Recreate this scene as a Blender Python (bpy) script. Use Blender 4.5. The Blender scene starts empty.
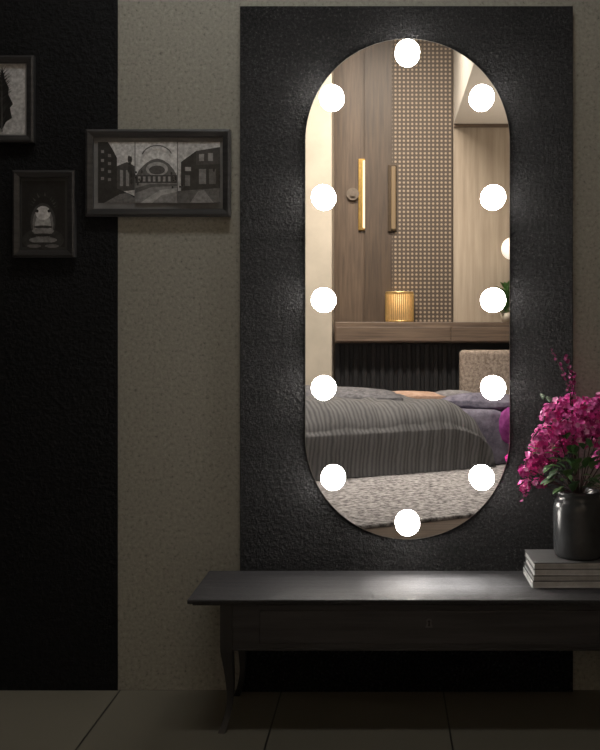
import bpy, bmesh, math, random
from mathutils import Vector, Matrix, noise
random.seed(7)
F=968.4; D=3.6; CZ=1.32; PU=385; PV=335
def WP(u,v,y=0.0):
    d=D+y
    return Vector(((u-PU)*d/F, y, CZ+(PV-v)*d/F))
def VX(u,Y): return (u-PU)*(D+Y)/F
def VZ(v,Y): return CZ+(PV-v)*(D+Y)/F
def lin(c):
    c=c/255.0
    return c/12.92 if c<=0.04045 else ((c+0.055)/1.055)**2.4
def rgb(r,g,b): return (lin(r),lin(g),lin(b),1)
sc=bpy.context.scene
try:
    sc.view_settings.view_transform='Standard'; sc.view_settings.look='None'
except Exception: pass

# ---------------- materials ----------------
def newmat(name):
    m=bpy.data.materials.new(name); m.use_nodes=True
    nt=m.node_tree; b=nt.nodes['Principled BSDF']
    return m,nt,b
def N(nt,t,**k):
    n=nt.nodes.new(t)
    for a,v in k.items():
        if a in n.inputs: n.inputs[a].default_value=v
        else: setattr(n,a,v)
    return n
def coords(nt,scale=(1,1,1),rot=(0,0,0)):
    g=N(nt,'ShaderNodeNewGeometry'); mp=N(nt,'ShaderNodeMapping')
    mp.inputs['Scale'].default_value=scale; mp.inputs['Rotation'].default_value=rot
    nt.links.new(g.outputs['Position'],mp.inputs['Vector']); return mp.outputs[0]
def ramp(nt,fac,stops):
    r=N(nt,'ShaderNodeValToRGB'); e=r.color_ramp.elements
    e[0].position=stops[0][0]; e[0].color=stops[0][1]
    e[1].position=stops[-1][0]; e[1].color=stops[-1][1]
    for p,c in stops[1:-1]:
        x=e.new(p); x.color=c
    nt.links.new(fac,r.inputs[0]); return r.outputs[0]
def bump(nt,b,h,strength,dist=0.01):
    n=N(nt,'ShaderNodeBump'); n.inputs['Strength'].default_value=strength; n.inputs['Distance'].default_value=dist
    nt.links.new(h,n.inputs['Height']); nt.links.new(n.outputs[0],b.inputs['Normal'])
def noi(nt,vec,scale,detail=6,rough=0.6):
    n=N(nt,'ShaderNodeTexNoise'); n.inputs['Scale'].default_value=scale; n.inputs['Detail'].default_value=detail; n.inputs['Roughness'].default_value=rough
    nt.links.new(vec,n.inputs['Vector']); return n.outputs['Fac']
def plain(name,col,rough=0.5,metal=0.0,nscale=30,var=0.12,bs=0.0,bscale=None,spec=0.5,vscale=(1,1,1)):
    m,nt,b=newmat(name); v=coords(nt,vscale)
    f=noi(nt,v,nscale)
    lo=tuple(c*(1-var) for c in col[:3])+(1,); hi=tuple(min(1,c*(1+var)) for c in col[:3])+(1,)
    c=ramp(nt,f,[(0.35,lo),(0.65,hi)]); nt.links.new(c,b.inputs['Base Color'])
    b.inputs['Roughness'].default_value=rough; b.inputs['Metallic'].default_value=metal
    b.inputs['Specular IOR Level'].default_value=spec
    if bs>0: bump(nt,b,noi(nt,v,bscale or nscale),bs)
    return m
def emis(name,col,strength,base=None):
    m,nt,b=newmat(name)
    b.inputs['Base Color'].default_value=base or col
    b.inputs['Emission Color'].default_value=col; b.inputs['Emission Strength'].default_value=strength
    return m

# beige speckled plaster
m_beige,nt,b=newmat('beige_plaster'); v=coords(nt)
f=noi(nt,v,75,5,0.65); c=ramp(nt,f,[(0.30,rgb(106,105,98)),(0.42,rgb(150,148,138)),(0.6,rgb(163,161,150)),(0.75,rgb(180,178,167))])
nt.links.new(c,b.inputs['Base Color']); b.inputs['Roughness'].default_value=0.85; bump(nt,b,f,0.2,0.005)
# black textured wallpaper
m_black,nt,b=newmat('black_wallpaper'); v=coords(nt)
f=noi(nt,v,60,8,0.7)
c=ramp(nt,f,[(0.35,rgb(7,7,8)),(0.7,rgb(28,28,30))]); nt.links.new(c,b.inputs['Base Color'])
b.inputs['Roughness'].default_value=0.6; b.inputs['Specular IOR Level'].default_value=0.2; bump(nt,b,f,0.7,0.015)
# stone panel
m_stone,nt,b=newmat('charcoal_stone'); v=coords(nt); v2=coords(nt,(1.2,1,5),(0,0.6,0))
f=noi(nt,v,95,8,0.72); g=noi(nt,v2,2.2,6,0.6); h=noi(nt,v,45,6,0.65)
c1=ramp(nt,f,[(0.34,rgb(9,9,10)),(0.48,rgb(30,30,32)),(0.58,rgb(54,54,56)),(0.70,rgb(112,111,110))])
c2=ramp(nt,g,[(0.3,(0.45,0.45,0.45,1)),(0.7,(1.3,1.3,1.3,1))])
mx=N(nt,'ShaderNodeMix',data_type='RGBA',blend_type='MULTIPLY'); mx.inputs['Factor'].default_value=1
nt.links.new(c1,mx.inputs[6]); nt.links.new(c2,mx.inputs[7]); nt.links.new(mx.outputs[2],b.inputs['Base Color'])
b.inputs['Roughness'].default_value=0.55; b.inputs['Specular IOR Level'].default_value=0.22
m1=N(nt,'ShaderNodeMath',operation='MULTIPLY'); nt.links.new(g,m1.inputs[0]); m1.inputs[1].default_value=0.7
ad=N(nt,'ShaderNodeMath',operation='ADD'); nt.links.new(f,ad.inputs[0]); nt.links.new(m1.outputs[0],ad.inputs[1])
ad2=N(nt,'ShaderNodeMath',operation='ADD'); nt.links.new(ad.outputs[0],ad2.inputs[0]); nt.links.new(h,ad2.inputs[1])
bump(nt,b,ad2.outputs[0],1.0,0.026)
# floor tiles
m_tile,nt,b=newmat('floor_tile'); v=coords(nt)
mp=N(nt,'ShaderNodeMapping'); mp.inputs['Location'].default_value=(-0.216+6.0,0.0+6.0,0); nt.links.new(v,mp.inputs[0])
br=N(nt,'ShaderNodeTexBrick',offset=0.0,squash=1.0); br.offset_frequency=1
for k,val in (('Scale',1.0),('Mortar Size',0.003),('Mortar Smooth',0.1),('Brick Width',0.6),('Row Height',0.6)): br.inputs[k].default_value=val
br.inputs['Color1'].default_value=rgb(118,113,100); br.inputs['Color2'].default_value=rgb(112,107,95); br.inputs['Mortar'].default_value=rgb(36,34,30)
nt.links.new(mp.outputs[0],br.inputs['Vector']); nt.links.new(br.outputs['Color'],b.inputs['Base Color']); b.inputs['Roughness'].default_value=0.4
def wood(name,dark,light,axis='z',scale=6,rough=0.5,bs=0.15,spec=0.5):
    m,nt,b=newmat(name)
    s={'z':(14,14,0.8),'x':(0.8,14,14),'y':(14,0.8,14)}[axis]
    v=coords(nt,s); f=noi(nt,v,scale*0.5,7,0.6)
    c=ramp(nt,f,[(0.3,dark),(0.7,light)]); nt.links.new(c,b.inputs['Base Color'])
    b.inputs['Roughness'].default_value=rough; b.inputs['Specular IOR Level'].default_value=spec; bump(nt,b,f,bs,0.004); return m
m_bench=wood('black_oak',rgb(30,30,32),rgb(64,63,65),'x',6,0.45,0.35)
m_benchtop,nt,b=newmat('black_oak_top'); v=coords(nt,(0.8,14,14)); f=noi(nt,v,3,7,0.6); v_=coords(nt,(0.6,1,1)); f2=noi(nt,v_,150,6,0.75)
mxx=N(nt,'ShaderNodeMix',data_type='RGBA',blend_type='MULTIPLY'); mxx.inputs['Factor'].default_value=1
nt.links.new(ramp(nt,f,[(0.3,rgb(26,26,28)),(0.7,rgb(60,59,61))]),mxx.inputs[6]); nt.links.new(ramp(nt,f2,[(0.35,(0.35,0.35,0.35,1)),(0.65,(1.7,1.7,1.7,1))]),mxx.inputs[7])
nt.links.new(mxx.outputs[2],b.inputs['Base Color']); b.inputs['Roughness'].default_value=0.5; b.inputs['Specular IOR Level'].default_value=0.4; bump(nt,b,f2,0.7,0.005)
m_benchleg=wood('black_oak_leg',rgb(26,26,27),rgb(48,47,48),'z',6,0.45,0.2)
m_frame=wood('dark_frame_wood',rgb(32,32,33),rgb(62,61,61),'x',10,0.45,0.3)
m_walnut=wood('walnut_panel',rgb(72,58,47),rgb(106,88,71),'z',5,0.5,0.1)
m_walnutd=wood('dark_walnut_panel',rgb(60,48,38),rgb(88,72,57),'z',5,0.5,0.1)
m_walnutx=wood('walnut_shelf',rgb(80,65,54),rgb(120,101,84),'x',5,0.5,0.1)
m_lightwood=wood('light_oak_panel',rgb(156,140,122),rgb(184,168,148),'z',3,0.5,0.05)
m_parquet=wood('dark_parquet',rgb(52,44,38),rgb(112,98,86),'x',3,0.35,0.1)
m_cream=plain('cream_marble',rgb(190,179,162),0.5,0,3,0.08)
m_ceil=plain('ceiling_paint',rgb(224,216,204),0.8,0,3,0.03)
m_grey=plain('grey_wall_paint',rgb(62,61,60),0.8,0,3,0.05)
m_slat=plain('black_slats',rgb(56,54,54),0.5,0,20,0.1)
# rattan
m_rattan,nt,b=newmat('rattan_mesh'); g=N(nt,'ShaderNodeNewGeometry'); sp=N(nt,'ShaderNodeSeparateXYZ'); nt.links.new(g.outputs['Position'],sp.inputs[0])
def sn(o,k,ph=0):
    a=N(nt,'ShaderNodeMath',operation='MULTIPLY_ADD'); nt.links.new(o,a.inputs[0]); a.inputs[1].default_value=k; a.inputs[2].default_value=ph
    s=N(nt,'ShaderNodeMath',operation='SINE'); nt.links.new(a.outputs[0],s.inputs[0])
    q=N(nt,'ShaderNodeMath',operation='POWER'); nt.links.new(s.outputs[0],q.inputs[0]); q.inputs[1].default_value=2.0; return q.outputs[0]
mu=N(nt,'ShaderNodeMath',operation='MULTIPLY'); nt.links.new(sn(sp.outputs['X'],math.pi/0.047),mu.inputs[0]); nt.links.new(sn(sp.outputs['Z'],math.pi/0.047),mu.inputs[1])
c=ramp(nt,mu.outputs[0],[(0.25,rgb(74,62,51)),(0.6,rgb(150,132,112))]); nt.links.new(c,b.inputs['Base Color']); b.inputs['Roughness'].default_value=0.6
bump(nt,b,mu.outputs[0],0.3,0.01)
# fabrics
def fabric(name,lo,hi,scale,bs=0.6,detail=3):
    m,nt,b=newmat(name); v=coords(nt); f=noi(nt,v,scale,detail,0.7)
    c=ramp(nt,f,[(0.35,lo),(0.65,hi)]); nt.links.new(c,b.inputs['Base Color']); b.inputs['Roughness'].default_value=0.95
    b.inputs['Specular IOR Level'].default_value=0.1; bump(nt,b,f,bs,0.02); return m
m_rug=fabric('boucle_rug',rgb(90,86,85),rgb(210,204,201),24,1.0,4)
m_head=fabric('headboard_tweed',rgb(128,114,102),rgb(178,162,148),30,0.5)
m_duvet,nt,b=newmat('ribbed_duvet'); v=coords(nt,(1,1,1),(0,0,0.55))
w=N(nt,'ShaderNodeTexWave',wave_type='BANDS',bands_direction='X'); w.inputs['Scale'].default_value=7.5; w.inputs['Distortion'].default_value=2.6; w.inputs['Detail'].default_value=3; w.inputs['Detail Scale'].default_value=1.2
nt.links.new(v,w.inputs['Vector'])
c=ramp(nt,w.outputs['Fac'],[(0.0,rgb(84,83,83)),(0.5,rgb(103,101,100)),(1.0,rgb(111,109,108))]); nt.links.new(c,b.inputs['Base Color']); b.inputs['Roughness'].default_value=0.9
bump(nt,b,w.outputs['Fac'],0.35,0.013)
m_sheet=fabric('grey_sheet',rgb(116,112,112),rgb(146,142,142),14,0.4)
m_throw=fabric('grey_throw',rgb(92,90,92),rgb(126,124,126),20,0.6)
m_purple=fabric('lilac_cover',rgb(98,94,106),rgb(140,135,148),9,0.6)
m_pinkish=fabric('magenta_glow_cloth',rgb(150,62,136),rgb(186,96,168),9,0.5)
m_orange=fabric('terracotta_pillow',rgb(170,138,118),rgb(196,166,146),12,0.3)
m_blk=plain('mat_black',rgb(14,14,15),0.6)
m_gold=plain('brass',rgb(205,165,95),0.3,0.9)
m_glass,nt,b=newmat('mirror_glass'); b.inputs['Base Color'].default_value=(0.93,0.93,0.92,1); b.inputs['Metallic'].default_value=1; b.inputs['Roughness'].default_value=0.0
m_edge=plain('mirror_edge',rgb(190,188,184),0.25,0.3)
m_bulb=emis('bulb_glow',(1.0,0.94,0.87,1),36.0)
m_chrome=plain('bulb_base_metal',rgb(170,165,160),0.3,0.9)

# ---------------- mesh helpers ----------------
def obj_from_bm(name,bm,mats,parent=None,smooth=False):
    me=bpy.data.meshes.new(name); bm.normal_update(); bm.to_mesh(me); bm.free()
    o=bpy.data.objects.new(name,me); sc.collection.objects.link(o)
    for m in (mats if isinstance(mats,(list,tuple)) else [mats]): me.materials.append(m)
    if smooth:
        for p in me.polygons: p.use_smooth=True
    if parent: o.parent=parent
    return o
def bm_box(bm,x0,x1,y0,y1,z0,z1,mi=0,bev=0.0,seg=2,mat=None):
    r=bmesh.ops.create_cube(bm,size=1.0)
    vs=r['verts']
    for v in vs:
        v.co=Vector(((x0+x1)/2+v.co.x*(x1-x0),(y0+y1)/2+v.co.y*(y1-y0),(z0+z1)/2+v.co.z*(z1-z0)))
        if mat: v.co=mat@v.co
    fs=set(f for v in vs for f in v.link_faces)
    for f in fs: f.material_index=mi
    if bev>0:
        es=list(set(e for v in vs for e in v.link_edges))
        bmesh.ops.bevel(bm,geom=es,offset=bev,segments=seg,affect='EDGES',profile=0.5,clamp_overlap=True,material=mi)
def box(name,x0,x1,y0,y1,z0,z1,mat,parent=None,bev=0.0,seg=2):
    if x0>x1:x0,x1=x1,x0
    if y0>y1:y0,y1=y1,y0
    bm=bmesh.new(); bm_box(bm,x0,x1,y0,y1,z0,z1,0,bev,seg); return obj_from_bm(name,bm,mat,parent)
def empty(name,loc=(0,0,0)):
    e=bpy.data.objects.new(name,None); sc.collection.objects.link(e); e.empty_display_size=0.1; return e
def bm_prism(bm,pts,y0,y1,mi=0):
    a=[bm.verts.new((p[0],y0,p[1])) for p in pts]; c=[bm.verts.new((p[0],y1,p[1])) for p in pts]
    n=len(pts); fs=[bm.faces.new(a),bm.faces.new(c[::-1])]
    for i in range(n):
        j=(i+1)%n; fs.append(bm.faces.new((a[j],a[i],c[i],c[j])))
    for f in fs: f.material_index=mi
    bmesh.ops.recalc_face_normals(bm,faces=fs)
def bm_lathe(bm,prof,cx,cy,seg=40,mi=0,rib=0):
    rings=[]
    for r,z in prof:
        rings.append([bm.verts.new((cx+r*math.cos(2*math.pi*i/seg),cy+r*math.sin(2*math.pi*i/seg),z)) for i in range(seg)])
    for k in range(len(rings)-1):
        for i in range(seg):
            f=bm.faces.new((rings[k][i],rings[k][(i+1)%seg],rings[k+1][(i+1)%seg],rings[k+1][i])); f.material_index=mi; f.smooth=True
    if prof[0][0]>0: bm.faces.new(rings[0][::-1]).material_index=mi
    if prof[-1][0]>0.0: bm.faces.new(rings[-1]).material_index=mi
def bm_tube(bm,pts,r0,r1,seg=6,mi=0):
    rings=[]; n=len(pts)
    for k,p in enumerate(pts):
        t=(Vector(pts[min(k+1,n-1)])-Vector(pts[max(k-1,0)])).normalized()
        a=t.orthogonal().normalized(); b_=t.cross(a); r=r0+(r1-r0)*k/(n-1)
        rings.append([bm.verts.new(Vector(p)+a*r*math.cos(6.2832*i/seg)+b_*r*math.sin(6.2832*i/seg)) for i in range(seg)])
    for k in range(n-1):
        for i in range(seg):
            f=bm.faces.new((rings[k][i],rings[k][(i+1)%seg],rings[k+1][(i+1)%seg],rings[k+1][i])); f.material_index=mi; f.smooth=True

# ---------------- room shell ----------------
H=5.2; XL=-2.6; XR=3.0; YB=-7.4
xb0=WP(118,0).x
box('wall_back',XL,XR,0.0,0.15,0,H,m_beige)
box('trim_1',XL,xb0,-0.004,0.0,0,H,m_black)     # black wallpaper strip
tl=WP(240,6,-0.02); trr=WP(573,6,-0.02)
box('wall_panel',tl.x,trr.x,-0.02,0.0,0,tl.z,m_stone,bev=0.002)
box('wall_left',XL-0.15,XL,YB,0.15,0,H,m_grey)
box('wall_right',XR,XR+0.15,YB,0.15,0,H,m_grey)
box('wall_front',XL-0.15,XR+0.15,YB-0.15,YB,0,H,m_walnut)
box('ceiling',XL-0.15,XR+0.15,YB-0.15,0.15,H,H+0.1,m_grey)
bm=bmesh.new(); bm_box(bm,XL-0.15,XR+0.15,-1.2,0.15,-0.1,0,0); bm_box(bm,XL-0.15,XR+0.15,YB-0.15,-1.2,-0.1,0,1)
obj_from_bm('floor',bm,[m_tile,m_parquet])

# ---------------- bedroom (seen reflected) ----------------
box('wall_pier',XL,VX(332,6.9),-7.4,-6.9,0,H,m_cream,bev=0.004)
box('trim_2',VX(365,7.33),VX(392,7.33),-7.4,-7.335,1.24,H,m_walnutd)
box('trim_3',VX(392,7.33),VX(452,7.33),-7.4,-7.33,1.24,H,m_rattan)
box('trim_4',VX(452,7.36)+0.01,XR,-7.4,-7.37,1.24,H,m_lightwood)
box('ceiling_soffit',VX(452,7.33)+0.02,XR,-7.33,-4.2,VZ(126,7.4),H,m_ceil)
box('trim_5',VX(452,7.33)+0.02,XR,-7.37,-7.33,VZ(129,7.4),VZ(125,7.4),m_walnutx)
bm=bmesh.new(); x=-0.56
bm_box(bm,x,2.2,-7.399,-7.35,0,1.225)
while x<VX(462,7.3):
    bm_box(bm,x,x+0.06,-7.35,-7.30,0.0,1.225,0,0.012,2); x+=0.1
obj_from_bm('trim_6',bm,m_slat)
sh=empty('wall_shelf')
z0=VZ(343,7.0); z1=VZ(322,7.0)
box('carcass',VX(335,7.0),2.6,-7.33,-7.02,z0,z1,m_walnutx,sh,0.006)
for i,(a,c_) in enumerate(((336,450),(451,560))):
    box('drawer_%d'%(i+1),VX(a,7),VX(c_,7),-7.02,-7.0,z0+0.02,z1-0.055,m_walnutx,sh,0.004)
tl_=empty('table_lamp'); cx=VX(399.5,7.18); r=0.155
m_lampglow=emis('gold_lamp_glow',(1.0,0.66,0.32,1),0.30,rgb(214,172,104))
m_lampmet=plain('gold_ribs',rgb(226,190,126),0.35,0.7)
bm=bmesh.new(); zb=z1
bm_lathe(bm,[(r-0.006,zb+0.02),(r-0.006,zb+0.315)],cx,-7.18,48); obj_from_bm('diffuser',bm,m_lampglow,tl_)
bm=bmesh.new()
bm_lathe(bm,[(r,zb),(r,zb+0.02),(r-0.012,zb+0.02)],cx,-7.18,32); bm_lathe(bm,[(r-0.012,zb+0.315),(r,zb+0.315),(r,zb+0.335)],cx,-7.18,32)
for i in range(44):
    a=i*2*math.pi/44
    bm_tube(bm,[(cx+r*math.cos(a),-7.18+r*math.sin(a),zb+0.02),(cx+r*math.cos(a),-7.18+r*math.sin(a),zb+0.315)],0.006,0.006,5)
obj_from_bm('ribbed_body',bm,m_lampmet,tl_)
def sconce_and_reflection(u0,u1,v0,v1,Yw,strength,mback,marg):
    e=empty('wall_sconce_and_reflection'); x0=VX(u0,Yw);x1=VX(u1,Yw);a=VZ(v1,Yw);c_=VZ(v0,Yw)
    box('backplate',x0,x1,-Yw,-Yw+0.03,a,c_,mback,e,0.004)
    box('light_bar',x0+marg,x1-0.01,-Yw+0.03,-Yw+0.055,a+0.02,c_-0.02,emis('sconce_and_reflection_glow',(1,0.74,0.42,1),strength,rgb(90,68,40)),e,0.012,3)
sconce_and_reflection(358.5,369.5,160,231,7.4,2.0,m_gold,0.05) 
sconce_and_reflection(388,396.5,166,232,7.33,0.16,plain('dim_reflection_brass',rgb(70,56,40),0.5,0.5),0.035)  # no second lamp: dim glowing bar modelled as the sconce's reflection in the panel
bm=bmesh.new(); rx=VX(353,7.39); rz=VZ(195,7.39)
bmesh.ops.create_cone(bm,cap_ends=True,segments=32,radius1=0.07,radius2=0.06,depth=0.04,matrix=Matrix.Translation((rx,-7.38,rz))@Matrix.Rotation(math.pi/2,4,'X'))
bmesh.ops.create_cone(bm,cap_ends=True,segments=24,radius1=0.03,radius2=0.025,depth=0.03,matrix=Matrix.Translation((rx,-7.35,rz))@Matrix.Rotation(math.pi/2,4,'X'))
obj_from_bm('round_reflection_disc',bm,plain('reflection_disc_grey',rgb(110,98,86),0.4))  # solid grey disc standing in for a dim round reflection
gl=empty('globe_lamp'); gx=VX(512,7.1); gz=VZ(249,7.1)
bm=bmesh.new(); bmesh.ops.create_uvsphere(bm,u_segments=32,v_segments=20,radius=0.125,matrix=Matrix.Translation((gx,-7.1,gz))); obj_from_bm('globe',bm,emis('opal_globe',(1,0.9,0.76,1),0.9),gl,True)
bm=bmesh.new(); bm_tube(bm,[(gx,-7.37,gz),(gx,-7.22,gz)],0.03,0.03,12); bmesh.ops.create_cone(bm,cap_ends=True,segments=24,radius1=0.07,radius2=0.07,depth=0.02,matrix=Matrix.Translation((gx,-7.36,gz))@Matrix.Rotation(math.pi/2,4,'X')); obj_from_bm('arm',bm,m_gold,gl)
m_leaf=plain('leaf_green',rgb(98,134,80),0.5,0,20,0.3)
m_leafd=plain('leaf_dark',rgb(64,100,58),0.5,0,20,0.3)
pp=empty('potted_plant'); px=VX(506,7.15)
bm=bmesh.new(); bm_lathe(bm,[(0.05,z1),(0.07,z1+0.1),(0.06,z1+0.1)],px,-7.15,20); obj_from_bm('pot',bm,m_cream,pp)
def bm_leaf(bm,base,d,L,W,mi=0,droop=0.2):
    d=Vector(d).normalized(); s=d.cross(Vector((0,0,1)))
    if s.length<0.05: s=Vector((1,0,0))
    s.normalize(); up=s.cross(d)
    prof=[(0,0.02),(0.25,0.75),(0.5,1.0),(0.75,0.7),(1,0.0)]
    rows=[]
    for t,w in prof:
        p=Vector(base)+d*L*t-Vector((0,0,1))*droop*L*t*t
        rows.append((bm.verts.new(p-s*W*w+up*W*w*0.3),bm.verts.new(p),bm.verts.new(p+s*W*w+up*W*w*0.3)))
    for a,c_ in zip(rows,rows[1:]):
        for q in ((a[0],a[1],c_[1],c_[0]),(a[1],a[2],c_[2],c_[1])):
            f=bm.faces.new(q); f.material_index=mi; f.smooth=True
bm=bmesh.new()
for i in range(60):
    a=random.uniform(0,6.28); e=random.uniform(0.2,1.4)
    bm_leaf(bm,(px,-7.15,z1+0.09+random.uniform(0,0.26)),(math.cos(a)*math.cos(e),math.sin(a)*math.cos(e)*0.7,math.sin(e)),random.uniform(0.1,0.2),0.03)
obj_from_bm('foliage',bm,m_leaf,pp)

# bed
bed=empty('bed')
A=Vector((-1.5,4.45)); C=Vector((2.1,6.45))
bm=bmesh.new()
def prism_xy(bm,pts,z0,z1,mi=0,bev=0.05,seg=4):
    a=[bm.verts.new((p[0],-p[1],z0)) for p in pts]; c_=[bm.verts.new((p[0],-p[1],z1)) for p in pts]; n=len(pts)
    fs=[bm.faces.new(a),bm.faces.new(c_[::-1])]
    for i in range(n):
        j=(i+1)%n; fs.append(bm.faces.new((a[i],a[j],c_[j],c_[i])))
    bmesh.ops.recalc_face_normals(bm,faces=fs)
    for f in fs: f.material_index=mi
    if bev: bmesh.ops.bevel(bm,geom=list(set(e for f in fs for e in f.edges)),offset=bev,segments=seg,affect='EDGES',profile=0.5,material=mi)
dr=(C-A).normalized(); nr=Vector((-dr.y,dr.x))
prism_xy(bm,[A+nr*0.1,C+nr*0.1,(2.1,6.88),(-1.5,6.88)],0.032,0.58,0,0.06)
obj_from_bm('mattress',bm,m_purple,bed,True)
E=A+dr*((1.05-A.x)/dr.x)
bm=bmesh.new()
LL=(E-A).length
ns,nt_=220,80
prof=[]
R=0.24; zt=0.70; depth=1.0
for j in range(nt_+1):
    t=j/nt_*(0.42+R*1.57+depth)
    if t<0.42: prof.append((0.03*math.cos(t*7),0.035+t*(zt-R-0.035)/0.42))
    elif t<0.42+R*1.57:
        a=(t-0.42)/R; prof.append((R-R*math.cos(a),zt-R+R*math.sin(a)))
    else: prof.append((R+(t-0.42-R*1.57),zt))
grid=[]
for i in range(ns+1):
    s=i/ns*LL; row=[]
    de=LL-s
    for (o,z) in prof:
        zz=z
        if de<R*2.4:
            q=1-de/(R*2.4); drop=(1-math.sqrt(max(0,1-q*q)))
            zz=0.035+(z-0.035)*(1-0.78*drop)
        p=A+dr*s+nr*o
        w=0.007*math.sin(s*44+3.5*noise.noise(Vector((s*1.5,o*2,0)))+o*3)*(0.5+0.5*min(1,(0.7-min(z,0.6))*2))
        w2=0.08*noise.noise(Vector((s*1.6,o*2.2,3)))+0.03*noise.noise(Vector((s*5,o*5,7)))
        if z>zt-R: zz+=w+w2
        hx=p-nr*(w*1.2+w2*0.5 if z<zt-0.05 else 0)
        row.append(bm.verts.new((hx.x,-hx.y,max(0.034,zz))))
    grid.append(row)
for i in range(ns):
    for j in range(nt_):
        f=bm.faces.new((grid[i][j],grid[i+1][j],grid[i+1][j+1],grid[i][j+1])); f.smooth=True
last=[bm.verts.new((v.co.x+dr.x*0.03,v.co.y-dr.y*0.03,0.034)) for v in grid[ns]]
for j in range(nt_): bm.faces.new((grid[ns][j],last[j],last[j+1],grid[ns][j+1])).smooth=True
bk=[bm.verts.new((grid[i][nt_].co.x+nr.x*0.04,grid[i][nt_].co.y-nr.y*0.04,0.57)) for i in range(ns+1)]
for i in range(ns): bm.faces.new((grid[i][nt_],grid[i+1][nt_],bk[i+1],bk[i])).smooth=True
bmesh.ops.recalc_face_normals(bm,faces=bm.faces[:])
obj_from_bm('duvet',bm,m_duvet,bed)
def cushion(name,c_,size,rot,mat,parent):
    bm=bmesh.new(); bmesh.ops.create_cube(bm,size=2); bmesh.ops.subdivide_edges(bm,edges=bm.edges[:],cuts=9,use_grid_fill=True)
    M=Matrix.Translation(c_)@Matrix.Rotation(rot[2],4,'Z')@Matrix.Rotation(rot[0],4,'X')@Matrix.Rotation(rot[1],4,'Y')
    for v in bm.verts:
        x,y,z=v.co; k=(1-x*x*0.98)*(1-y*y*0.98); k=max(0.03,k)**0.4
        px_=x*(1-0.06*(1-abs(y))*abs(x)); py_=y*(1-0.06*(1-abs(x)))
        nn=0.12*noise.noise(Vector((x*1.7+c_[0]*5,y*1.7,z)))
        v.co=M@Vector((px_*size[0]/2,py_*size[1]/2,(z*k+nn)*size[2]/2))
    return obj_from_bm(name,bm,mat,parent,True)
cushion('throw_blanket',(-0.75,-6.35,0.68),(1.9,0.8,0.24),(0,0,0.05),m_throw,bed)
cushion('pillow_1',(0.22,-6.62,0.67),(0.8,0.42,0.13),(0,0,-0.05),m_orange,bed)
cushion('pillow_2',(1.0,-6.35,0.63),(0.85,0.5,0.2),(0,0,0.4),m_purple,bed)
cushion('pillow_3',(0.72,-6.7,0.66),(0.5,0.3,0.16),(0,0,0.1),m_sheet,bed)
cushion('pink_glow_cushion',(1.30,-6.12,0.42),(0.42,0.5,0.34),(0.7,0,-0.5),m_pinkish,bed)  # magenta-coloured cushion standing in for a pink glow by the bed
box('headboard',VX(459,7.0),2.3,-7.08,-6.93,0.05,VZ(350,6.93),m_head,bed,0.05,5)
# rug
bm=bmesh.new()
ra=Vector((-1.9,2.05)); rc=ra+dr*4.9
prism_xy(bm,[ra,rc,rc+nr*1.5,Vector((2.2,6.85)),Vector((-1.9,6.85))],0.0,0.03,0,0.01,2)
obj_from_bm('rug',bm,m_rug)

# ---------------- vanity mirror ----------------
vm=empty('vanity_mirror')
def capsule(u0,u1,v0,v1,y,off=0.0,n=64):
    a=WP(u0,v0,y); c_=WP(u1,v1,y); r=(c_.x-a.x)/2; cx=(a.x+c_.x)/2; zt=a.z-r; zb=c_.z+r; r-=off; pts=[]
    for i in range(n+1):
        t=math.pi*i/n; pts.append((cx+r*math.cos(t),zt+r*math.sin(t)))
    for i in range(n+1):
        t=math.pi+math.pi*i/n; pts.append((cx+r*math.cos(t),zb+r*math.sin(t)))
    return pts
bm=bmesh.new(); bm_prism(bm,capsule(305,510,38.5,539.5,-0.024),-0.0235,-0.0195); obj_from_bm('polished_edge',bm,m_edge,vm)
bm=bmesh.new(); bm_prism(bm,capsule(305,510,38.5,539.5,-0.024,0.0022),-0.0255,-0.0235)
obj_from_bm('glass',bm,m_glass,vm)
BL=[(407.5,52),(331.5,97),(482,97),(323.5,197),(493.5,197),(323.5,300),(493.5,300),(323.5,388),(493.5,388),(333,478),(482,478),(407.5,523.5)]
for i,(u,v) in enumerate(BL):
    p=WP(u,v,-0.041); bm=bmesh.new()
    bmesh.ops.create_uvsphere(bm,u_segments=40,v_segments=24,radius=0.045,matrix=Matrix.Translation(p))
    geom=bm.verts[:]+bm.edges[:]+bm.faces[:]
    bmesh.ops.bisect_plane(bm,geom=geom,plane_co=(0,-0.028,0),plane_no=(0,1,0),clear_outer=True)
    obj_from_bm('bulb_%d'%(i+1),bm,m_bulb,vm,True)
    bm=bmesh.new(); bmesh.ops.create_cone(bm,cap_ends=True,segments=32,radius1=0.040,radius2=0.040,depth=0.0025,matrix=Matrix.Translation((p.x,-0.0268,p.z))@Matrix.Rotation(math.pi/2,4,'X'))
    obj_from_bm('socket_%d'%(i+1),bm,m_chrome,vm,False)

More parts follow.
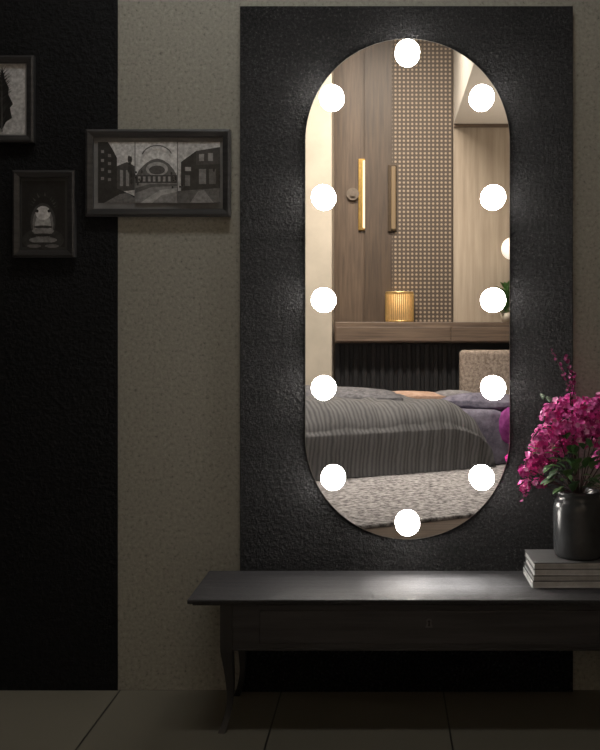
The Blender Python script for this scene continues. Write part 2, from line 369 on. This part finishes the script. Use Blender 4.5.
# ---------------- picture frames ----------------
_g={}
def gm(s):
    if s not in _g: _g[s]=plain('print_grey_%d'%s,rgb(s,s,s),0.6,0,25,0.12)
    return _g[s]
_pg={}
def pgm(s):
    if s not in _pg:
        s2=min(235,int(s*1.12)+4)
        _pg[s]=plain('photo_print_%d'%s,rgb(s2,s2,s2),0.35,0,70,0.3)
    return _pg[s]
def frame(u0,v0,u1,v1,bw,mat_shade,art,yw):
    e=empty('picture_frame'); y=yw-0.028
    a=WP(u0,v0,y); c_=WP(u1,v1,y); k=(D+y)/F; w=bw*k
    bm=bmesh.new()
    o=[(a.x,c_.z),(c_.x,c_.z),(c_.x,a.z),(a.x,a.z)]; i_=[(a.x+w,c_.z+w),(c_.x-w,c_.z+w),(c_.x-w,a.z-w),(a.x+w,a.z-w)]
    def ring(p,yy): return [bm.verts.new((q[0],yy,q[1])) for q in p]
    m_=[((p[0]*0.7+q[0]*0.3),(p[1]*0.7+q[1]*0.3)) for p,q in zip(o,i_)]
    R=[ring(o,yw),ring(o,y+0.003),ring(m_,y),ring(i_,y+0.005),ring(i_,yw-0.002)]
    for p,q in zip(R,R[1:]):
        for n in range(4): bm.faces.new((p[n],p[(n+1)%4],q[(n+1)%4],q[n]))
    bmesh.ops.recalc_face_normals(bm,faces=bm.faces[:])
    obj_from_bm('moulding',bm,m_frame,e)
    ym=yw-0.012
    box('mount',a.x+w,c_.x-w,ym,yw,c_.z+w,a.z-w,gm(mat_shade),e)
    for n,(sh,pts) in enumerate(art):
        yy=ym-0.00015*(n+1); bm=bmesh.new()
        vs=[bm.verts.new((WP(p[0],p[1],yy).x,yy,WP(p[0],p[1],yy).z)) for p in pts]
        f=bm.faces.new(vs); bm.normal_update()
        if f.normal.y>0: f.normal_flip()
        obj_from_bm('print_%d'%(n+1),bm,pgm(sh),e)
def R4(a,b_,c_,d): return [(a,b_),(c_,b_),(c_,d),(a,d)]
def ell(cx,cy,rx,ry,n=24,a0=0,a1=360): return [(cx+rx*math.cos(math.radians(a0+(a1-a0)*i/n)),cy+ry*math.sin(math.radians(a0+(a1-a0)*i/n))) for i in range(n)]
rr=random.Random(3)
def foliage(cx,cy,rx,ry,sh,n):
    out=[]
    for _ in range(n):
        out.append((sh+rr.choice((-8,-4,0,6,12)),ell(cx+rr.gauss(0,rx*.5),cy+rr.gauss(0,ry*.5),rr.uniform(1,rx*.3),rr.uniform(1,ry*.3),9)))
    return out
art=[(185,R4(98,142,134.5,203)),(190,R4(135.5,142,177,203)),(170,R4(178,142,220,203)),
 (40,[(98,142),(108,142),(113,150),(117,158),(117,192),(98,196)]),(64,[(117,166),(127,162),(134.5,166),(134.5,190),(117,192)]),(36,[(98,188),(116,188),(134.5,196),(134.5,203),(98,203)]),(96,[(104,203),(120,194),(128,193),(134.5,198),(134.5,203)])]
art+=[(120,R4(101,150+k*9,104,153+k*9)) for k in range(4)]+[(110,R4(108,154+k*8,111,157+k*8)) for k in range(4)]+[(130,R4(120,170,123,186)),(130,R4(126,170,129,186))]
art+=foliage(130,172,5,13,45,10)
art+=[(88,[(136,176),(139,170),(145,164),(151,160),(157,158.5),(163,160),(169,164),(174,170),(177,176)]),(150,ell(157,169,11,7)),(70,ell(157,170,8,4.5)),(58,R4(135.5,175,177,183))]
art+=[(140,R4(138+k*5,176.5,140.5+k*5,181.5)) for k in range(8)]
art+=[(118,R4(135.5,183,177,203)),(80,[(135.5,188),(150,184),(177,184),(177,186),(152,187),(135.5,193)]),(150,[(140,203),(160,190),(177,188),(177,192),(162,195),(152,203)])]
art+=[(75,[(157-16*math.cos(t),158-13*math.sin(t)) for t in [0.3+k*0.08 for k in range(32)]]+[(157-14.8*math.cos(t),158-12*math.sin(t)) for t in [0.3+k*0.08 for k in range(31,-1,-1)]])]
art+=foliage(139,180,3,7,45,8)+foliage(174,179,3,7,45,8)
art+=[(40,[(181,162),(196,151),(220,147),(220,189),(181,191)]),(58,[(196,151),(220,147),(220,164),(196,165)]),(140,R4(185,167,191,171)),(130,R4(199,154,204,161)),(120,R4(208,153,213,161)),(110,R4(199,169,206,184)),(80,R4(209,169,216,184)),(95,R4(185,175,190,186)),(80,[(178,191),(220,188),(220,203),(178,203)]),(115,[(190,203),(198,191),(204,190),(214,203)])]
art+=foliage(217,178,3,12,36,8)+foliage(182,186,3,5,40,6)
frame(85,129,230,216,7.5,120,art,0.0)
feather=[(165,R4(-28,64,25,134)),(28,[(0,128),(-6,118),(-8,106),(-4,94),(-6,88),(0,78),(2,66),(5,80),(9,88),(8,94),(13,104),(10,108),(12,118),(6,122),(2,130)])]
for k in range(26):
    t=k/25; yv=72+t*54; wv=2+8*math.sin(min(1,t*1.1+0.12)*math.pi*0.9)
    for sgn in (-1,1):
        tip=(2+sgn*(wv+rr.uniform(-1,1.5)),yv-5-rr.uniform(0,3)); feather.append((rr.choice((18,24,34,46)),[(2,yv),(2,yv+2.2),tip]))
feather.append((90,[(1.4,132),(1.9,70),(2.6,132)]))
frame(-36,55,33,142,7,150,feather,-0.004)
bird=[(20,R4(22,181,65,247)),(44,ell(43,240,21,12)),(26,ell(43,206,15,22)),(60,ell(43,222,12.5,19)),(105,ell(43,224,10.5,17)),(150,ell(43,226,8,14)),(185,ell(43,213,7.5,7)),(30,ell(37,211,1.6,1.6)),(30,ell(49,211,1.6,1.6)),(45,ell(43,227,9.5,1.6)),(120,ell(43,231,11,3)),(36,ell(43,235,11,1.6)),(110,ell(43,240,14,3.2)),(40,ell(43,243.5,14,1.2)),(95,ell(34,246,7,1.8)),(95,ell(52,246,7,1.8))]
for k in range(14):
    a=math.radians(200+k*10.7); bird.append((rr.choice((50,70,34)),[(43+11*math.cos(a),212+16*math.sin(a)),(43.8+11*math.cos(a+.1),212+16*math.sin(a+.1)),(43+15*math.cos(a+.05),212+21*math.sin(a+.05))]))
frame(12,170,74,257,7,54,bird,-0.004)

# ---------------- console table ----------------
ct=empty('console_table'); TH=0.45; yF=-0.42
xl=WP(187,600,yF).x; xm=WP(429,623,-0.385).x; xr=2*xm-xl
bm=bmesh.new()
bm_box(bm,xl,xr,yF,-0.025,TH-0.014,TH,0,0.003,3); bm_box(bm,xl+0.015,xr-0.015,yF+0.012,-0.03,TH-0.022,TH-0.014,0,0.002)
obj_from_bm('top',bm,m_benchtop,ct)
lx=WP(220,610,-0.39).x
ax0=lx+0.04; ax1=2*xm-ax0; za=0.272; zt_=TH-0.022
bm=bmesh.new()
bm_box(bm,ax0,ax1,-0.385,-0.365,za,zt_,0,0.002)
bm_box(bm,ax0,ax1,-0.07,-0.05,za,zt_,0,0.002)
bm_box(bm,lx+0.008,lx+0.028,-0.37,-0.07,za,zt_,0,0.002); bm_box(bm,2*xm-lx-0.028,2*xm-lx-0.008,-0.37,-0.07,za,zt_,0,0.002)
bm_box(bm,ax0,ax1,-0.389,-0.38,za,za+0.008,0,0.002)
bm_box(bm,ax0,ax1,-0.365,-0.07,za+0.005,za+0.012,0)
obj_from_bm('apron',bm,m_bench,ct)
box('drawer_front',ax0+0.09,ax1-0.09,-0.391,-0.384,za+0.024,zt_-0.022,m_bench,ct,0.003,2)
bm=bmesh.new(); kz=WP(429,623,-0.39).z
bmesh.ops.create_cone(bm,cap_ends=True,segments=20,radius1=0.009,radius2=0.009,depth=0.003,matrix=Matrix.Translation((xm,-0.392,kz+0.006))@Matrix.Rotation(math.pi/2,4,'X')); bm_prism(bm,[(xm-0.006,kz+0.004),(xm+0.006,kz+0.004),(xm+0.012,kz-0.014),(xm-0.012,kz-0.014)],-0.3935,-0.3905)
obj_from_bm('escutcheon',bm,gm(90),ct)
bm=bmesh.new(); bmesh.ops.create_cone(bm,cap_ends=True,segments=12,radius1=0.004,radius2=0.004,depth=0.001,matrix=Matrix.Translation((xm,-0.3945,kz+0.006))@Matrix.Rotation(math.pi/2,4,'X')); bm_prism(bm,[(xm-0.002,kz+0.005),(xm+0.002,kz+0.005),(xm+0.0035,kz-0.009),(xm-0.0035,kz-0.009)],-0.395,-0.394)
obj_from_bm('keyhole',bm,m_blk,ct)
def leg(name,cx,cy,sx,sy):
    bm=bmesh.new(); rings=[]
    for k in range(25):
        t=k/24; z=zt_*(1-t); 
        half=0.0205 if z>za else 0.0205-0.0105*min(1,(za-z)/0.17)
        if z<0.03: half=0.010+ (0.03-z)*0.08
        off=0.0
        if z<za:
            q=(za-z)/za; off=-0.010*math.sin(q*math.pi*0.9)+0.018*max(0,q-0.55)**2/0.2
        x=cx+sx*off; y=cy+sy*off
        rings.append([bm.verts.new((x+a*half,y+b_*half,z)) for a,b_ in ((-1,-1),(1,-1),(1,1),(-1,1))])
    for p,q in zip(rings,rings[1:]):
        for n in range(4): bm.faces.new((p[n],p[(n+1)%4],q[(n+1)%4],q[n]))
    bm.faces.new(rings[0]); bm.faces.new(rings[-1][::-1]); bmesh.ops.recalc_face_normals(bm,faces=bm.faces[:])
    bmesh.ops.bevel(bm,geom=[e for e in bm.edges if abs(e.verts[0].co.z-e.verts[1].co.z)>0.005],offset=0.002,segments=2,affect='EDGES')
    obj_from_bm(name,bm,m_benchleg,ct)
cl=lx+0.02; cr=2*xm-cl
leg('leg_1',cl,-0.368,-1,-1); leg('leg_2',cr,-0.368,1,-1); leg('leg_3',cl,-0.065,-1,1); leg('leg_4',cr,-0.065,1,1)

# ---------------- book stack ----------------
bs=empty('book_stack'); zc=TH
specs=[(0.505,0.80,0.022,0.0,190,60),(0.507,0.79,0.020,0.012,70,190),(0.513,0.80,0.020,-0.015,190,120),(0.510,0.785,0.024,0.008,80,175)]
for i,(x0,x1,h,rz,cov,pg) in enumerate(specs):
    cx=(x0+x1)/2; cy=-0.165; M=Matrix.Translation((cx,cy,0))@Matrix.Rotation(rz,4,'Z')@Matrix.Translation((-cx,-cy,0))
    bm=bmesh.new(); y0=-0.27; y1=-0.06
    bm_box(bm,x0,x1,y0,y1,zc,zc+0.0025,0,0.0006,1,M); bm_box(bm,x0,x1,y0,y1,zc+h-0.0025,zc+h,0,0.0006,1,M)
    bm_box(bm,x0,x1,y1-0.003,y1,zc,zc+h,0,0.0006,1,M)
    bm_box(bm,x0+0.004,x1-0.004,y0+0.004,y1-0.003,zc+0.0025,zc+h-0.0025,1,0,1,M)
    for q in range(3):
        zz=zc+0.005+q*(h-0.01)/3; bm_box(bm,x0+0.0035,x1-0.0035,y0+0.0035,y1-0.003,zz,zz+0.0008,2,0,1,M)
    obj_from_bm('book_%d'%(i+1),bm,[gm(cov),gm(225 if i%2==0 else 205),gm(130)],bs); zc+=h+0.0003

# ---------------- vase with flowers ----------------
fv=empty('flower_vase'); vy=-0.165; vx=WP(579,520,vy).x; vb=zc
m_vase=plain('smoked_glass_vase',rgb(66,68,70),0.25,0.0,12,0.2)
hgt=0.232
prof=[(0.078,0.0),(0.084,0.004),(0.0885,0.018),(0.0905,0.06),(0.0905,0.165),(0.0885,0.185),(0.081,0.198),(0.075,0.205),(0.074,0.215),(0.079,0.221),(0.080,0.228),(0.077,hgt),(0.069,hgt-0.003),(0.067,0.2),(0.05,0.19)]
bm=bmesh.new(); bm_lathe(bm,[(r_,vb+z) for r_,z in prof],vx,vy,56); obj_from_bm('vase',bm,m_vase,fv)
m_p=[plain('petal_magenta',rgb(206,48,146),0.55,0,40,0.25),plain('petal_pink',rgb(224,98,178),0.55,0,40,0.2),plain('petal_plum',rgb(150,28,106),0.55,0,40,0.3),plain('petal_pale',rgb(236,154,202),0.55,0,40,0.15)]
m_stem=plain('twig',rgb(70,50,44),0.7); 
clusters=[(566,424,22,105),(590,412,17,65),(546,440,16,60),(580,432,16,50),(600,430,18,60),(616,415,18,50),(618,440,18,50),(534,466,12,40),(526,486,7,14),(546,458,10,26),(552,414,13,38),(572,404,12,34),(600,404,12,26),(604,458,11,24),(541,482,7,10),(608,488,8,12),(630,460,14,30),(524,472,6,8),(560,405,9,16),(538,452,11,28),(564,448,8,14)]
bmf=bmesh.new()
def blossom(c_,n_,r,mi):
    n_=n_.normalized(); a=n_.orthogonal().normalized(); b_=n_.cross(a); ph=random.random()*6
    for k in range(5):
        t=ph+k*1.2566; d=a*math.cos(t)+b_*math.sin(t); s=n_.cross(d)
        v0=bmf.verts.new(c_); v1=bmf.verts.new(c_+d*r*0.6+s*r*0.42+n_*r*0.25); v2=bmf.verts.new(c_+d*r+n_*r*0.35*random.uniform(-0.3,1.4)); v3=bmf.verts.new(c_+d*r*0.6-s*r*0.42+n_*r*0.25)
        f=bmf.faces.new((v0,v1,v2,v3)); f.material_index=mi
bst=bmesh.new(); mouth=Vector((vx,vy,vb+hgt-0.03))
for (u,v,rp,n) in clusters:
    yy=vy+random.uniform(-0.05,0.05); c_=WP(u,v,yy); R_=rp*(D+yy)/F
    mid=(mouth+c_)/2+Vector((random.uniform(-0.02,0.02),random.uniform(-0.02,0.02),0.03))
    pts=[mouth.lerp(mid,t).lerp(mid.lerp(c_,t),t) for t in [k/8 for k in range(9)]]
    bm_tube(bst,pts,0.0022,0.0012,5)
    for k in range(int(n*1.8)):
        d=Vector((random.gauss(0,1),random.gauss(0,1),random.gauss(0,1))).normalized()
        p=c_+d*R_*(random.random()**0.4); p.z+= -abs(random.gauss(0,0.2))*R_*0.3
        mi=random.choices([0,1,2,3],[5,4,2,1.5])[0]
        blossom(p,d+Vector((0,-0.5,0.2)),random.uniform(0.008,0.0145),mi)
for tip,base in (((551,350),(572,400)),((573,372),(572,400)),((566,356),(570,395)),((523,500),(530,470)),((519,470),(545,440)),((612,382),(600,410))):
    a=WP(base[0],base[1],vy-0.01); c_=WP(tip[0],tip[1],vy-0.02)
    mid=(a+c_)/2+Vector((0.012,0,0.008)); pts=[a.lerp(mid,t).lerp(mid.lerp(c_,t),t) for t in [k/10 for k in range(11)]]
    bm_tube(bst,pts,0.0018,0.0009,5); bm_tube(bst,[mouth,(mouth+a)/2+Vector((0,0.01,0.01)),a],0.002,0.0018,5)
    for k in range(2,11):
      for _ in range(2):
        p=pts[k]+Vector((random.uniform(-.007,.007),random.uniform(-.006,.006),random.uniform(-.004,.004)))
        blossom(p,Vector((random.uniform(-1,1),-0.6,random.uniform(-.5,1))),random.uniform(0.005,0.008),2)
obj_from_bm('stems',bst,m_stem,fv)
obj_from_bm('blossoms',bmf,m_p,fv)
bml=bmesh.new()
for (u,v,dx,dz,L) in [(566,468,-1,0.6,.07),(572,466,-0.3,1,.07),(578,470,0.5,0.9,.08),(560,478,-1,0.1,.07),(584,478,1,0.2,.07),(548,402,-.6,1,.05),(592,462,0.6,0.8,.08),(600,474,1,0.4,.07),(553,470,-.8,-.4,.06),(575,455,.2,1,.06),(588,450,-.4,1,.06),(606,450,1,.4,.06),(570,480,-.5,.5,.06),(582,486,.4,.6,.06),(558,452,-1,.5,.05),(566,440,.4,1,.05),(540,452,-.8,.6,.05),(596,486,1,-.1,.07),(563,488,-1,-.2,.05),(578,460,-1,.7,.07),(590,470,0,1,.07),(571,474,.2,1,.08),(575,488,0,.8,.07),(590,484,.6,.8,.07),(557,462,-1,.2,.07)]:
    for q in range(3):
        yy=vy-0.06-random.random()*0.07; p=WP(u+random.uniform(-5,5),v+random.uniform(-4,4),yy)
        bm_leaf(bml,p,(dx+random.uniform(-.3,.3),random.uniform(-0.7,-0.1),dz+random.uniform(-.3,.3)),L*random.uniform(.6,.95),L*0.24,random.choice((0,1)),0.3)
obj_from_bm('leaves',bml,[m_leaf,m_leafd],fv)

# ---------------- lights ----------------
def area(name,loc,target,sx,sy,power,col,spread=180):
    l=bpy.data.lights.new(name,'AREA'); l.shape='RECTANGLE'; l.size=sx; l.size_y=sy; l.energy=power; l.color=col; l.spread=math.radians(spread)
    o=bpy.data.objects.new(name,l); sc.collection.objects.link(o); o.location=loc
    o.rotation_euler=(Vector(target)-Vector(loc)).to_track_quat('-Z','Y').to_euler(); return o
area('bedroom_fill',(0.3,-5.2,4.9),(0.3,-7.3,1.4),3.0,0.6,140,(1,0.91,0.80),120)  # this and the next: unseen area lights added to brighten the bedroom
area('bedroom_fill.001',(0.2,-3.9,4.6),(0.2,-5.4,0.2),2.2,0.5,75,(1,0.94,0.88),110)
area('soffit_fill',(2.5,-5.6,1.9),(1.6,-5.8,3.7),0.5,1.5,26,(1,0.9,0.78),140)  # unseen area light added to lift the soffit underside
area('wall_fill',(-0.35,-0.9,4.0),(-0.35,-0.05,2.3),1.6,0.25,6.5,(1,0.99,0.95),100)  # unseen overhead area light added as fill for the mirror wall
for k,xs in enumerate((0.06,0.2,0.34)):
    sl=bpy.data.lights.new('added_pool_spot','SPOT'); sl.energy=1900 if k==1 else 1000; sl.color=(1,0.97,0.92); sl.spot_size=math.radians(7.6); sl.spot_blend=1.0; sl.shadow_soft_size=0.03  # unseen spots added to make the bright pool on the table top
    so=bpy.data.objects.new('added_pool_spot',sl); sc.collection.objects.link(so); so.location=(xs,-0.23,3.2); so.rotation_euler=(0,0,0)
w=bpy.data.worlds.new('world'); sc.world=w; w.use_nodes=True; w.node_tree.nodes['Background'].inputs[0].default_value=(0.02,0.02,0.022,1)

# ---------------- camera ----------------
cam=bpy.data.cameras.new('camera'); co=bpy.data.objects.new('camera',cam); sc.collection.objects.link(co)
co.location=(0,-D,CZ); co.rotation_euler=(math.pi/2,0,0)
cam.sensor_fit='AUTO'; cam.sensor_width=36; cam.lens=F*36/750
cam.shift_x=(300-PU)/750; cam.shift_y=(PV-375)/750; cam.clip_start=0.05
sc.camera=co
